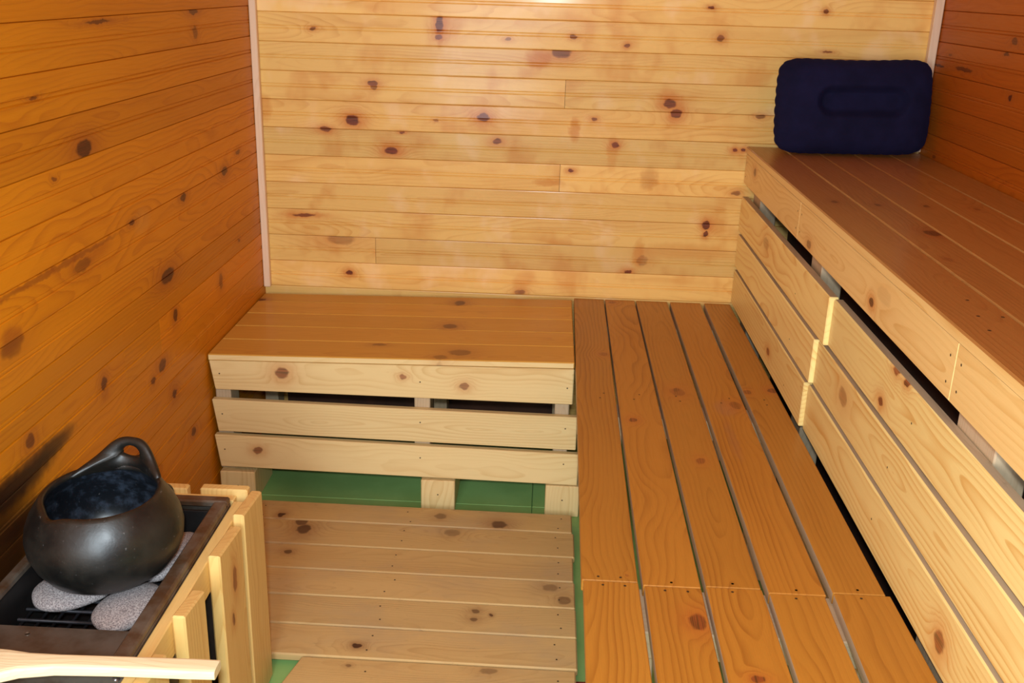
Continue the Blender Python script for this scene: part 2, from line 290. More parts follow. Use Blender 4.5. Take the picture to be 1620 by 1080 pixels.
M_slat = wood('raw_pale_pine', S(240, 211, 150), S(206, 158, 86), K_slat, rings=130, ringamt=.42, fiber=.2, tone=.05, rough=.5, coat=.1, halocol=S(205, 140, 80), knotcol=S(140, 70, 40))
M_btop = wood('corner_seat_pine', S(212, 158, 66), S(180, 118, 38), K_btop, rings=150, ringamt=.35, fiber=.25, tone=.06, rough=.5, coat=.15, halocol=S(160, 95, 50))
M_seat = wood('low_seat_pine', S(181, 121, 42), S(136, 76, 17), K_seat, rings=110, ringamt=.6, fiber=.18, tone=.07, rough=.45, coat=.2, halocol=S(180, 100, 40), knotcol=S(130, 60, 30),
    stains=[(-.83, 1.31, .05, .03, .35, S(160, 110, 90)), (-1.0, 1.30, .12, .012, .3, S(150, 95, 70))])
M_riser = wood('riser_pine', S(248, 226, 150), S(216, 160, 72), K_riser, rings=95, ringamt=.7, fiber=.18, tone=.07, rough=.45, coat=.2, halocol=S(205, 130, 60), knotcol=S(140, 66, 36))
M_fascia = wood('fascia_pine', S(240, 206, 136), S(212, 162, 82), K_fascia, rings=95, ringamt=.65, fiber=.18, tone=.05, rough=.45, coat=.2)
M_utop = wood('upper_seat_pine', S(180, 126, 66), S(142, 84, 36), K_utop, rings=110, ringamt=.4, fiber=.22, tone=.08, rough=.4, coat=.3, halocol=S(150, 85, 40))
M_guard = wood('guard_pine', S(238, 202, 128), S(206, 154, 78), [(.36, -1.478, .028, .012, .7), (.29, -1.50, .014, .008, .7)], rings=120, ringamt=.45, fiber=.2, tone=.06, rough=.5, coat=.1, knotcol=S(140, 70, 36))
M_frame = wood('rough_frame_pine', S(200, 176, 142), S(162, 130, 94), rings=150, ringamt=.3, fiber=.3, tone=.08, rough=.7, grey=.35)
M_trim = wood('corner_trim_pine', S(236, 208, 176), S(212, 172, 130), rings=120, ringamt=.3, fiber=.2, tone=.05, rough=.5)
M_ladle = wood('pale_ladle_wood', S(246, 230, 190), S(228, 198, 140), [(.272, -1.862, .003, .0025, .6), (.27, -1.875, .0025, .002, .5)], rings=220, ringamt=.3, fiber=.15, tone=.03, rough=.45)
M_ceil = wood('ceiling_pine', S(214, 150, 76), S(180, 110, 48), rings=110, ringamt=.4, tone=.1)
M_nail = plain('nail_head', S(62, 44, 34), .5, .3)
M_green = plain('green_painted_floor', S(150, 196, 116), .45, 0, S(138, 184, 106), 6.)
M_red = plain('red_painted_strip', S(150, 34, 32), .5, 0, S(130, 28, 28), 20.)
M_dark = plain('dark_backing', S(84, 50, 32), .8, 0, S(64, 38, 24), 8.)  # wall backing, also the shade colour of the added bench gap panels
WM = lambda m: [m, M_nail]

# ------------------------------------------------------------------ room shell
def wall_planks(name, kind, mat, knots, z_g, pitch, zlo, zhi, u0, u1, butts=()):
    mb = MB(); k0 = math.floor((zlo - z_g) / pitch); k1 = math.ceil((zhi - z_g) / pitch)
    for k in range(k0, k1):
        a = z_g + k * pitch; b = a + pitch
        tl, th = random.uniform(-.0006, .0006), random.uniform(-.0006, .0006)
        m_ = (a + b) / 2
        prof = [(a, .0032), (a + .0012, .0004 + tl), (a + .003, tl), (m_ - .006, (tl + th) / 2 - .0004), (m_ - .0042, .0017), (m_ - .0022, .0002), (m_ + .0016, .0002), (m_ + .0038, .0017),
                (m_ + .0054, (tl + th) / 2 - .0004), (b - .003, th), (b - .0012, .0004 + th), (b - .0002, .0032)]
        prof = [(min(max(z, zlo), zhi), d) for z, d in prof] 
        if prof[-1][0] - prof[0][0] < .002: continue
        cuts = [u0] + sorted(c for kk, c in butts if kk == k) + [u1]
        for ci in range(len(cuts) - 1):
            ua = cuts[ci] + (.0005 if ci else 0); ub = cuts[ci + 1] - (.0005 if ci < len(cuts) - 2 else 0)
            full = prof + [(prof[-1][0], .03), (prof[0][0], .03)]
            V = []; PC = []
            nc = max(1, round((ub - ua) / .09)); us = [ua + (ub - ua) * i / nc for i in range(nc + 1)]
            for u in us:
                for z, d in full:
                    p = {'back': (u, d, z), 'left': (-d, u, z), 'right': (1.95 + d, u, z), 'front': (u, -3.6 - d, z)}[kind]
                    V.append(p); PC.append((u, z, d))
            n = len(full); F = [tuple(range(n)), tuple(nc * n + i for i in range(n))[::-1]]; KN = [(), ()]
            for q in range(nc):
                ks = near_knots(knots, us[q], us[q + 1], a, b)
                for i in range(n): F.append((q * n + i, q * n + (i + 1) % n, (q + 1) * n + (i + 1) % n, (q + 1) * n + i)); KN.append(ks)
            mb.add(V, F, PC, rbd(m_), kn=KN)
    lo_, hi_ = {'back': ((u0, .0302, zlo), (u1, .04, zhi)), 'left': ((-.04, u0, zlo), (-.0302, u1, zhi)), 'right': ((1.9802, u0, zlo), (1.99, u1, zhi))}[kind]
    board(mb, lo_, hi_, 'xz' if kind == 'back' else 'yz', mat=1)
    o = mb.build(name, [mat, M_dark])
    import bmesh
    bm = bmesh.new(); bm.from_mesh(o.data); bmesh.ops.recalc_face_normals(bm, faces=bm.faces); bm.to_mesh(o.data); bm.free()
    return struct(o)
Z0B = 1.2700; PB = .0817
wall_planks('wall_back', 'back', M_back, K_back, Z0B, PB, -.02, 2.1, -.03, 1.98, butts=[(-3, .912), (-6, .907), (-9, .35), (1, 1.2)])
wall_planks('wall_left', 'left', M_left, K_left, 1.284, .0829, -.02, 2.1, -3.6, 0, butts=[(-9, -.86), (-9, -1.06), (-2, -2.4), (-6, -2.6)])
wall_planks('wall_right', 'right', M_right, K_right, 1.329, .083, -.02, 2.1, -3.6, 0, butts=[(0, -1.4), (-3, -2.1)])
mb = MB()
for a, b in ((-.03, .12), (1.15, 1.98)): board(mb, (a, -3.66, -.02), (b, -3.60, 2.1), 'zx')
board(mb, (.12, -3.66, 1.98), (1.15, -3.60, 2.1), 'xz')
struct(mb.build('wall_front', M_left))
mb = MB()
for i in range(16): board(mb, (-.03, -3.66 + i * .23, 2.1), (1.98, -3.66 + i * .23 + .229, 2.13), 'xy')
struct(mb.build('ceiling', M_ceil))
mb = MB()                            # floor: wide green painted sheets with seams
ys = [-3.7, -2.75, -1.63, -.525, .03]; xs_ = [-.03, .865, 1.98]
for i in range(4):
    for j in range(2):
        board(mb, (xs_[j] + .001, ys[i] + .001, -.03), (xs_[j + 1] - .001, ys[i + 1] - .001, 0), 'xy', bev=.001)
board(mb, (-.03, -3.66, -.05), (1.98, .03, -.0302), 'xy')
struct(mb.build('floor', M_green))
mb = MB(); board(mb, (.93, -1.60, 0), (1.16, -1.262, .003), 'xy', bev=.001)
struct(mb.build('trim_3', M_red))
mb = MB(); board(mb, (.001, -.021, .452), (.021, -.001, 2.098), 'zx', bev=.002); struct(mb.build('trim_1', M_trim))
mb = MB(); board(mb, (1.925, -.023, .938), (1.948, -.001, 2.098), 'zx', bev=.002); struct(mb.build('trim_2', M_trim))

# ------------------------------------------------------------------ floor deck
t = thing('floor_deck', 'worn knotty plank deck lying on the green floor between the benches', 'floor deck', (.55, -1.2, 0))
def tip(sx0, y0, k):                 # slight skew of a board about its left end
    return lambda p: (p[0], p[1] + (p[0] - sx0) * k, p[2])
edges = [-.608, -.705, -.823, -.932, -1.040, -1.150, -1.258]
for i in range(6):
    mb = MB(); board(mb, (.10 + random.uniform(-.004, .004), edges[i + 1] + .0015, .012), (.974 + random.uniform(-.003, .003), edges[i] - .0015, .030), 'xy', bev=.003, fn=tip(.55, 0, -.008), knots=K_deck)
    for x in (.16, .54, .935):
        for dy in (.03, .08): nail(mb, (x + random.uniform(-.01, .01), edges[i] - dy, .030), (0, 0, 1), .0022)
    mb.build('deck_board', WM(M_deck), t)
mb = MB()
def cutend(p):
    x, y, z = p
    if x < .6: x = x + (y + 1.36) * .25
    return (x, y - (x - .55) * .008, z)
board(mb, (.375, -1.372, .012), (.972, -1.2615, .030), 'xy', bev=.003, fn=cutend, knots=K_deck)
for x in (.54, .935): nail(mb, (x, -1.30, .030), (0, 0, 1), .0022)
mb.build('deck_board', WM(M_deck), t)
for i in range(5):
    mb = MB(); a = -1.376 - i * .11; board(mb, (.40, a - .107, .012), (.972, a, .030), 'xy', bev=.003); mb.build('deck_board', WM(M_deck), t)
for x in (.46, .60, .90):
    mb = MB(); board(mb, (x, -1.9, .0), (x + .05, -.62, .0115), 'yx'); mb.build('deck_batten', M_frame, t)

# ------------------------------------------------------------------ short bench across the back wall
t = thing('corner_bench', 'short slatted pine bench across the back wall above green floor', 'bench', (.48, -.28, 0))
def zt(x): return .432 + .018 * x / .95   # the top rises a little to the right
def lift(p): return (p[0], p[1], p[2] + .018 * p[0] / .95)
ye = [-.024, -.108, -.222, -.338, -.452, -.574]
for i in range(5):
    mb = MB(); board(mb, (.003, ye[i + 1] + .0012, .414), (.9605, ye[i] - .0012, .432), 'xy', bev=.0025, fn=lift, knots=K_btop, edge=((0, -1, 0), 1 if i == 4 else 0)); mb.build('seat_board', [M_btop, M_slat], t)
for (a0, a1, b0, b1, xr) in ((.332, .413, .331, .430, .9608), (.211, .303, .200, .295, .976), (.106, .200, .0955, .1875, .985)):
    # (left bottom, left top, right bottom, right top)
    mb = MB()
    def sk(p, a0=a0, a1=a1, b0=b0, b1=b1):
        f = (p[0] - .004) / .95; q = (p[2] - 1.0) / .1
        lo = a0 + (b0 - a0) * f; hi = a1 + (b1 - a1) * f
        return (p[0] + (.012 * (1 - q) * (1 - f)), p[1], lo + (hi - lo) * q)
    board(mb, (.004, -.570, 1.0), (xr, -.550, 1.1), 'xz', fn=sk)
    # wood coordinates follow the finished position so the knots sit right
    mb.pc = [(p[0], p[2], p[1]) for p in mb.v]; mb.bd = [rbd((a0 + a1) / 2)] * len(mb.v); mb.kn = [near_knots(K_slat, 0, .96, min(b0, a0), max(b1, a1))] * len(mb.f)
    for x in (.03, .56, .945): nail(mb, (x, -.570, (a0 + a1) / 2 + .005), (0, -1, 0), .002)
    mb.build('front_slat', WM(M_slat), t)
for x0, x1 in ((.012, .107), (.562, .654), (.900, .992)):
    mb = MB(); board(mb, (x0, -.571, 0.0), (x1, -.40, .092), 'zx'); nail(mb, ((x0 + x1) / 2, -.571, .05), (0, -1, 0), .002); mb.build('foot_block', WM(M_slat), t)
for x0, x1 in ((.009, .050), (.542, .584), (.915, .953)):
    mb = MB(); board(mb, (x0, -.549, .0925), (x1, -.48, .411), 'zx'); mb.build('leg', M_frame, t)
    mb = MB(); board(mb, (x0, -.10, .0), (x1, -.03, .411), 'zx'); mb.build('leg', M_frame, t)
mb = MB(); board(mb, (.06, -.0235, .003), (.95, -.0175, .412), 'xz', bev=.001); mb.build('gap_shade_panel', M_dark, t)  # added dark panel, gives the slits between the slats their shade
for y in (-.52,):
    mb = MB(); board(mb, (.02, -.479, .352), (.95, -.455, .411), 'xz'); mb.build('cross_beam', M_frame, t)

# ------------------------------------------------------------------ low bench along the right side
t = thing('low_bench', 'long low bench of five amber planks below the upper bench', 'bench', (1.2, -1.2, 0))
far = [(.968, .955, 1.060, 1.047), (1.064, 1.055, 1.155, 1.149), (1.160, 1.158, 1.256, 1.247), (1.265, 1.258, 1.358, 1.350), (1.370, 1.363, 1.449, 1.448)]
near = [(.958, .953, 1.0475, 1.049), (1.057, 1.054, 1.149, 1.148), (1.158, 1.154, 1.248, 1.249), (1.259, 1.253, 1.347, 1.341), (1.364, 1.346, 1.455, 1.4575)]
JY = [-1.577, -1.585, -1.580, -1.590, -1.581]
def skew(xa, xb, ya, yb, x0, x1, X0, X1):
    def fn(p):
        f = (p[1] - ya) / (yb - ya); g = (p[0] - x0) / (x1 - x0)
        l = x0 + (X0 - x0) * f; r = x1 + (X1 - x1) * f
        return (l + (r - l) * g, p[1], p[2])
    return fn
for i in range(5):
    l0, l1, r0_, r1_ = far[i]
    mb = MB(); board(mb, (l0, JY[i] + .0008, .428), (r0_, -.006, .450), 'yx', bev=.0015, fn=skew(0, 0, -.006, JY[i], l0, r0_, l1, r1_), knots=K_seat, edge=((-1, 0, 0), 2))
    for x in (.3, .7): nail(mb, (l1 + (r1_ - l1) * (.5 if i else x) + (0 if i else 0), JY[i] + .012, .450), (0, 0, 1), .0024)
    for yy in (-.77, -.80): nail(mb, (l0 + (r0_ - l0) * random.uniform(.35, .7), yy, .450), (0, 0, 1), .0024)
    mb.build('seat_board', [M_seat, M_nail, M_frame if i else M_seat], t)
    l0, l1, r0_, r1_ = near[i]
    mb = MB(); board(mb, (l0, -2.55, .428), (r0_, JY[i] - .0008, .450), 'yx', bev=.0015, fn=(lambda p, a=l0, b=l1, c=r0_, d=r1_, y0=JY[i]: (a + (b - a) * min((p[1] - y0) / (-1.83 - y0), 1.6) + (p[0] - a) / (c - a) * ((c + (d - c) * min((p[1] - y0) / (-1.83 - y0), 1.6)) - (a + (b - a) * min((p[1] - y0) / (-1.83 - y0), 1.6))), p[1], p[2])), knots=K_seat, edge=((-1, 0, 0), 2))
    for x in ((.35, .75) if i < 2 else (.45,)): nail(mb, (l0 + (r0_ - l0) * x, JY[i] - .012, .450), (0, 0, 1), .0024)
    mb.build('seat_board', [M_seat, M_nail, M_frame if i else M_seat], t)
for y0, y1 in ((-.20, -.05), (-.86, -.78), (-1.68, -1.56), (-2.5, -2.4)):
    mb = MB(); board(mb, (.99, y0, .378), (1.448, y1, .4275), 'xy'); mb.build('cross_beam', M_frame, t)
    for x in (1.02, 1.39):
        mb = MB(); board(mb, (x, y0 + .01, 0.004), (x + .05, y1 - .01, .3775), 'zx'); mb.build('leg', M_frame, t)

mb = MB(); board(mb, (1.450, -2.55, .004), (1.4585, -.01, .4270), 'yz'); mb.build('light_stop_board', M_frame, t)  # added hidden board, only keeps light from getting in under the upper bench

# ------------------------------------------------------------------ upper bench with its slatted front
t = thing('upper_bench', 'long upper bench with slatted front rising behind the low bench', 'bench', (1.7, -1.3, 0))
xe = [1.449, 1.550, 1.637, 1.738, 1.842, 1.947]
for i in range(5):
    mb = MB(); board(mb, (xe[i] + .0008, -2.75, .915), (xe[i + 1] - .0008, -.003 if i < 4 else -.024, .935), 'yx', bev=.0028, knots=K_utop, edge=((-1, 0, 0), 2 if i == 0 else 0))
    if i == 0:
        for x, y in ((1.515, -1.52), (1.50, -1.60), (1.49, -1.665), (1.535, -1.60)): nail(mb, (x, y, .935), (0, 0, 1), .0028)
    mb.build('seat_board', [M_utop, M_nail, M_fascia], t)
fj = [-.003, -.705, -1.665, -2.75]
for i in range(3):
    mb = MB(); board(mb, (1.4525, fj[i + 1] + .0006, .828), (1.472, fj[i] - .0006, .9145), 'yz', bev=.0009, knots=K_fascia)
    for y in (fj[i] - .02, fj[i + 1] + .02):
        for z in (.85, .89): nail(mb, (1.4525, y, z), (-1, 0, 0), .0022)
    mb.build('fascia_board', WM(M_fascia), t)
for z0, z1, n0, n1, j in ((.683, .787, .683, .784, -1.030), (.572, .672, .570, .671, -.962), (.456, .561, .4515, .5585, -.930)):
    mb = MB(); board(mb, (1.4515, j, z0), (1.4715, -.003, z1), 'yz', knots=K_riser, edge=((0, 0, 1), 2)); nail(mb, (1.4515, -.76, z0 + .03), (-1, 0, 0), .002); mb.build('riser_slat', [M_riser, M_nail, M_frame], t)
    mb = MB(); board(mb, (1.4605, -2.75, n0), (1.4805, j - .001, n1), 'yz', bev=.0028, knots=K_riser, edge=((0, 0, 1), 2)); nail(mb, (1.4605, j - .5, z0 + .05), (-1, 0, 0), .002); mb.build('riser_slat', [M_riser, M_nail, M_frame], t)
for y0, y1 in ((-.13, -.03), (-.84, -.75), (-1.77, -1.64), (-2.7, -2.6)):
    mb = MB(); board(mb, (1.4815, y0, .004), (1.53, y1, .9145), 'zy'); mb.build('post', M_frame, t)
    mb = MB(); board(mb, (1.531, y0, .865), (1.94, y1 , .9145), 'xy'); mb.build('cross_beam', M_frame, t)

mb = MB(); board(mb, (1.600, -2.75, .004), (1.606, -.004, .864), 'yz', bev=.001); mb.build('gap_shade_panel', M_dark, t)  # added sheet; its dark colour stands for the shade inside the gap

# ------------------------------------------------------------------ inflatable pillow
def pillow():
    W, H, T = .425, .262, .052
    N, K = 120, 84; V = []; F = []; m_ = {}
    m, nt, bs = new_mat('navy_flocking'); tt = NT(nt)
    oc = tt.n('ShaderNodeTexCoord').outputs['Object']; n = tt.noise(oc, 14., 4., .6)
    tt.put(bs.inputs['Base Color'], tt.mix(n, S(14, 14, 27), S(33, 32, 66)))
    bs.inputs['Roughness'].default_value = .95; bs.inputs['Specular IOR Level'].default_value = .1
    bs.inputs['Sheen Weight'].default_value = .12; bs.inputs['Sheen Tint'].default_value = S(70, 70, 150)
    mb = MB()
    def outline(a, b):
        x = a * W / 2 * (1 - .02 * b * b - .055 * abs(b) ** 9); z = b * H / 2 * (1 - .06 * (1 - a * a) * (1 if b > 0 else .15) - .12 * abs(a) ** 9)
        e = max(abs(a), abs(b)) ** 14                                 # scalloped welded seam
        sc = .0034 * e * (1 if abs(a) > abs(b) and a < 0 else .45) * (abs(math.sin(z * PI / .028)) if abs(a) > abs(b) else abs(math.sin(x * PI / .030)))
        return x + (sc * (1 if a > 0 else -1) if abs(a) > abs(b) else 0), z + (sc * (1 if b > 0 else -1) if abs(b) >= abs(a) else 0)
    for side in (-1, 1):
        for i in range(N + 1):
            for j in range(K + 1):
                a = math.sin((i / N - .5) * PI); b = math.sin((j / K - .5) * PI)
                x, z = outline(a, b)
                th = T * (max(0, 1 - abs(a) ** 5)) ** .5 * (max(0, 1 - abs(b) ** 4.)) ** .5
                # welded centre panel sinks in
                dx = max(0, abs(x - .018) - .085); d = math.hypot(dx, z - .012)
                if side == -1: k = min(1, max(0, (d - .020) / .026)); th *= 1 - .6 * (1 - k * k * (3 - 2 * k))
                th += .0012 * math.sin(x * 90) * math.sin(z * 70) * (1 - max(abs(a), abs(b)) ** 4)
                V.append((x, side * th, z)); m_[side, i, j] = len(V) - 1
        for i in range(N):
            for j in range(K):
                q = (m_[side, i, j], m_[side, i + 1, j], m_[side, i + 1, j + 1], m_[side, i, j + 1]); F.append(q if side == -1 else q[::-1])
    R_ = Matrix.Translation((1.713, -.098, .9365 + H / 2 + .002)) @ Matrix.Rotation(math.radians(-8), 4, 'X') @ Matrix.Rotation(math.radians(-1.0), 4, 'Y')
    mb.add([R_ @ Vector(p) for p in V], F, smooth=True)
    o = mb.build('inflatable_pillow', m, loc=(1.713, -.1, .936))
    import bmesh
    bm = bmesh.new(); bm.from_mesh(o.data); bmesh.ops.remove_doubles(bm, verts=bm.verts, dist=.00005); bmesh.ops.recalc_face_normals(bm, faces=bm.faces); bm.to_mesh(o.data); bm.free()
    tag(o, 'navy blue flocked inflatable pillow leaning upright on the upper bench corner', 'pillow')
pillow()

# ------------------------------------------------------------------ sauna heater
M_steel = plain('sooty_steel', S(122, 116, 108), .42, .6, S(94, 78, 62), 9., .0003)
M_rust = plain('rusty_rim_steel', S(92, 66, 44), .45, .4, S(118, 108, 96), 16., .0004)
M_black = plain('black_heater_inside', S(26, 24, 24), .6, .3, S(40, 36, 34), 12.)
M_rod = plain('grate_rod_steel', S(74, 74, 80), .45, .6, S(52, 50, 52), 20.)
t = thing('sauna_heater', 'dark rusty metal sauna heater box with open grate top beside left wall', 'heater', (.16, -1.59, 0))
X0, X1, Y0, Y1, ZT = .030, .298, -1.828, -1.350, .432
mb = MB()
board(mb, (X0, Y0, .03), (X0 + .006, Y1, ZT), 'yz', bev=.001); board(mb, (X1 - .006, Y0, .03), (X1, Y1, ZT), 'yz', bev=.001)
board(mb, (X0 + .006, Y1 - .006, .03), (X1 - .006, Y1, ZT), 'xz', bev=.001); board(mb, (X0 + .006, Y0, .03), (X1 - .006, Y0 + .006, ZT), 'xz', bev=.001)
board(mb, (X0 + .006, Y0 + .006, .03), (X1 - .006, Y1 - .006, .04), 'xy', bev=.001)
mb.build('casing', M_steel, t)
mb = MB()
for (a, b) in (((X0 + .007, Y0 + .075, .30), (X0 + .012, Y1 - .007, .431)), ((X1 - .024, Y0 + .075, .30), (X1 - .018, Y1 - .007, .431)), ((X0 + .013, Y1 - .030, .30), (X1 - .025, Y1 - .024, .431)), ((X0 + .013, Y0 + .075, .29), (X1 - .025, Y1 - .031, .30))): board(mb, a, b, 'yz', bev=.001)
mb.build('liner', M_black, t)
mb = MB()
z0, z1 = .4325, .446
board(mb, (X0 - .004, Y1 - .018, z0), (X1 + .004, Y1 + .004, z1), 'xy', bev=.003)
board(mb, (X1 - .020, Y0 - .002, z0), (X1 + .004, Y1 - .0185, z1), 'yx', bev=.003)
board(mb, (X1 + .0002, Y0 - .002, .405), (X1 + .004, Y1 + .004, z0), 'yz', bev=.001)
board(mb, (X0 - .004, Y0 - .002, z0), (X0 + .014, Y1 - .0185, z1), 'yx', bev=.003)
mb.build('rim', M_rust, t)
mb = MB(); board(mb, (X0 + .0145, Y0 - .002, .4325), (X1 - .0205, Y0 + .074, .438), 'xy', bev=.0015)
for x, y in ((.085, -1.80), (.13, -1.775)): tube(mb, [(x, y, .438), (x, y, .4395)], .0035, 10)
mb.build('top_plate', M_steel, t)
mb = MB()
for i in range(9): tube(mb, [(.052 + i * .0262, -1.752, .3695), (.052 + i * .0262, -1.384, .3695)], .0028, 8)
for i in range(13): tube(mb, [(.046, -1.742 + i * .029, .3750), (.271, -1.742 + i * .029, .3750)], .0030, 8)
mb.build('grate', M_rod, t)
mb = MB(); tube(mb, [(.284, -1.8285, .412), (.284, -1.8315, .412)], [.006, .005], 14); mb.build('screw', plain('screw_steel', S(180, 180, 185), .3, .9), t)

# ------------------------------------------------------------------ wooden guard round the heater
t = thing('heater_guard', 'pale pine picket guard fence around the dark heater', 'guard fence', (.2, -1.6, 0))
for y0, y1, h in ((-1.408, -1.290, .442), (-1.547, -1.424, .441), (-1.717, -1.626, .440), (-1.885, -1.792, .441)):
    mb = MB()
    def chip(p, y0=y0, y1=y1, h=h):   # tops sawn a little off square
        f = (p[1] - y0) / (y1 - y0); s_ = 1 if p[2] > h - .01 else 0
        return (p[0], p[1], p[2] - s_ * .012 * f * f)
    board(mb, (.3242, y0, .004), (.3455, y1, h), 'zy', bev=.003, fn=chip, knots=[(.36, -1.478, .028, .012, .7), (.29, -1.50, .014, .008, .7)]); mb.build('picket', M_guard, t)
for x0, x1, h in ((.232, .3235, .441), (.115, .207, .439), (.008, .088, .440)):
    mb = MB(); board(mb, (x0, -1.312, .004), (x1, -1.290, h), 'zx', bev=.003); mb.build('picket', M_guard, t)
for x0, x1, h in ((.255, .345, .440), (.135, .225, .440), (.02, .11, .440)):
    mb = MB(); board(mb, (x0, -1.985, .004), (x1, -1.963, h), 'zx', bev=.003); mb.build('picket', M_guard, t)
for z in (.368, .06):
    mb = MB(); board(mb, (.3035, -1.9405, z), (.3237, -1.3345, z + .062), 'yz', bev=.002); mb.build('rail', M_guard, t)
    mb = MB(); board(mb, (.008, -1.3337, z), (.3030, -1.3125, z + .062), 'xz', bev=.002); mb.build('rail', M_guard, t)
    mb = MB(); board(mb, (.02, -1.9625, z), (.344, -1.941, z + .062), 'xz', bev=.002); mb.build('rail', M_guard, t)

# ------------------------------------------------------------------ stones on the grate
def stone_mat():
    m, nt, bs = new_mat('speckled_grey_stone'); tt = NT(nt); oc = tt.n('ShaderNodeTexCoord').outputs['Object']
    a = tt.noise(oc, 420., 2., .6); b = tt.noise(oc, 25., 3.)
    c = tt.mix(tt.sstep(a, .35, .65), S(128, 120, 122), S(206, 198, 196)); c = tt.mix(tt.math('MULTIPLY', b, .35), c, S(140, 126, 122))
    tt.put(bs.inputs['Base Color'], c); bs.inputs['Roughness'].default_value = .85
    bp = tt.n('ShaderNodeBump'); bp.inputs['Distance'].default_value = .0008; tt.put(bp.inputs['Height'], a); tt.put(bs.inputs['Normal'], bp.outputs[0])
    return m
M_stone = stone_mat()
def stone(c, a, b, h, rot, egg, label, seed):
    V = []; F = []; n, k = 48, 24
    for i in range(k + 1):
        ph = PI * i / k
        for j in range(n):
            th = 2 * PI * j / n; x = math.sin(ph) * math.cos(th); y = math.sin(ph) * math.sin(th); z = math.cos(ph)
            z = math.copysign(abs(z) ** .8, z); f = 1 + egg * x
            s_ = 1 + .05 * mnoise.noise(Vector((x * 1.5 + seed, y * 1.5, z)))
            p = Vector((x * a * s_, y * b * f * s_, z * h)); p.rotate(Matrix.Rotation(math.radians(rot), 3, 'Z')); V.append(p + Vector(c))
    for i in range(k):
        for j in range(n): F.append((i * n + j, (i + 1) * n + j, (i + 1) * n + (j + 1) % n, i * n + (j + 1) % n))
    mb = MB(); mb.add(V, F, smooth=True); o = mb.build('stone', M_stone, loc=(c[0], c[1], c[2] - h))
    tag(o, label, 'stone', 'flat grey stones on the heater grate')
ZS = .3785
stone((.111, -1.596, ZS + .016), .064, .050, .016, 20, -.18, 'flat grey stone under the pot, nearest the left wall', 1)
stone((.221, -1.632, ZS + .016), .066, .047, .016, 72, -.1, 'oval grey stone in front of the pot, beside the heater rim', 5)
stone((.233, -1.478, ZS + .016), .079, .037, .016, 82, .05, 'grey stone behind the pot at its right, mostly hidden', 9)

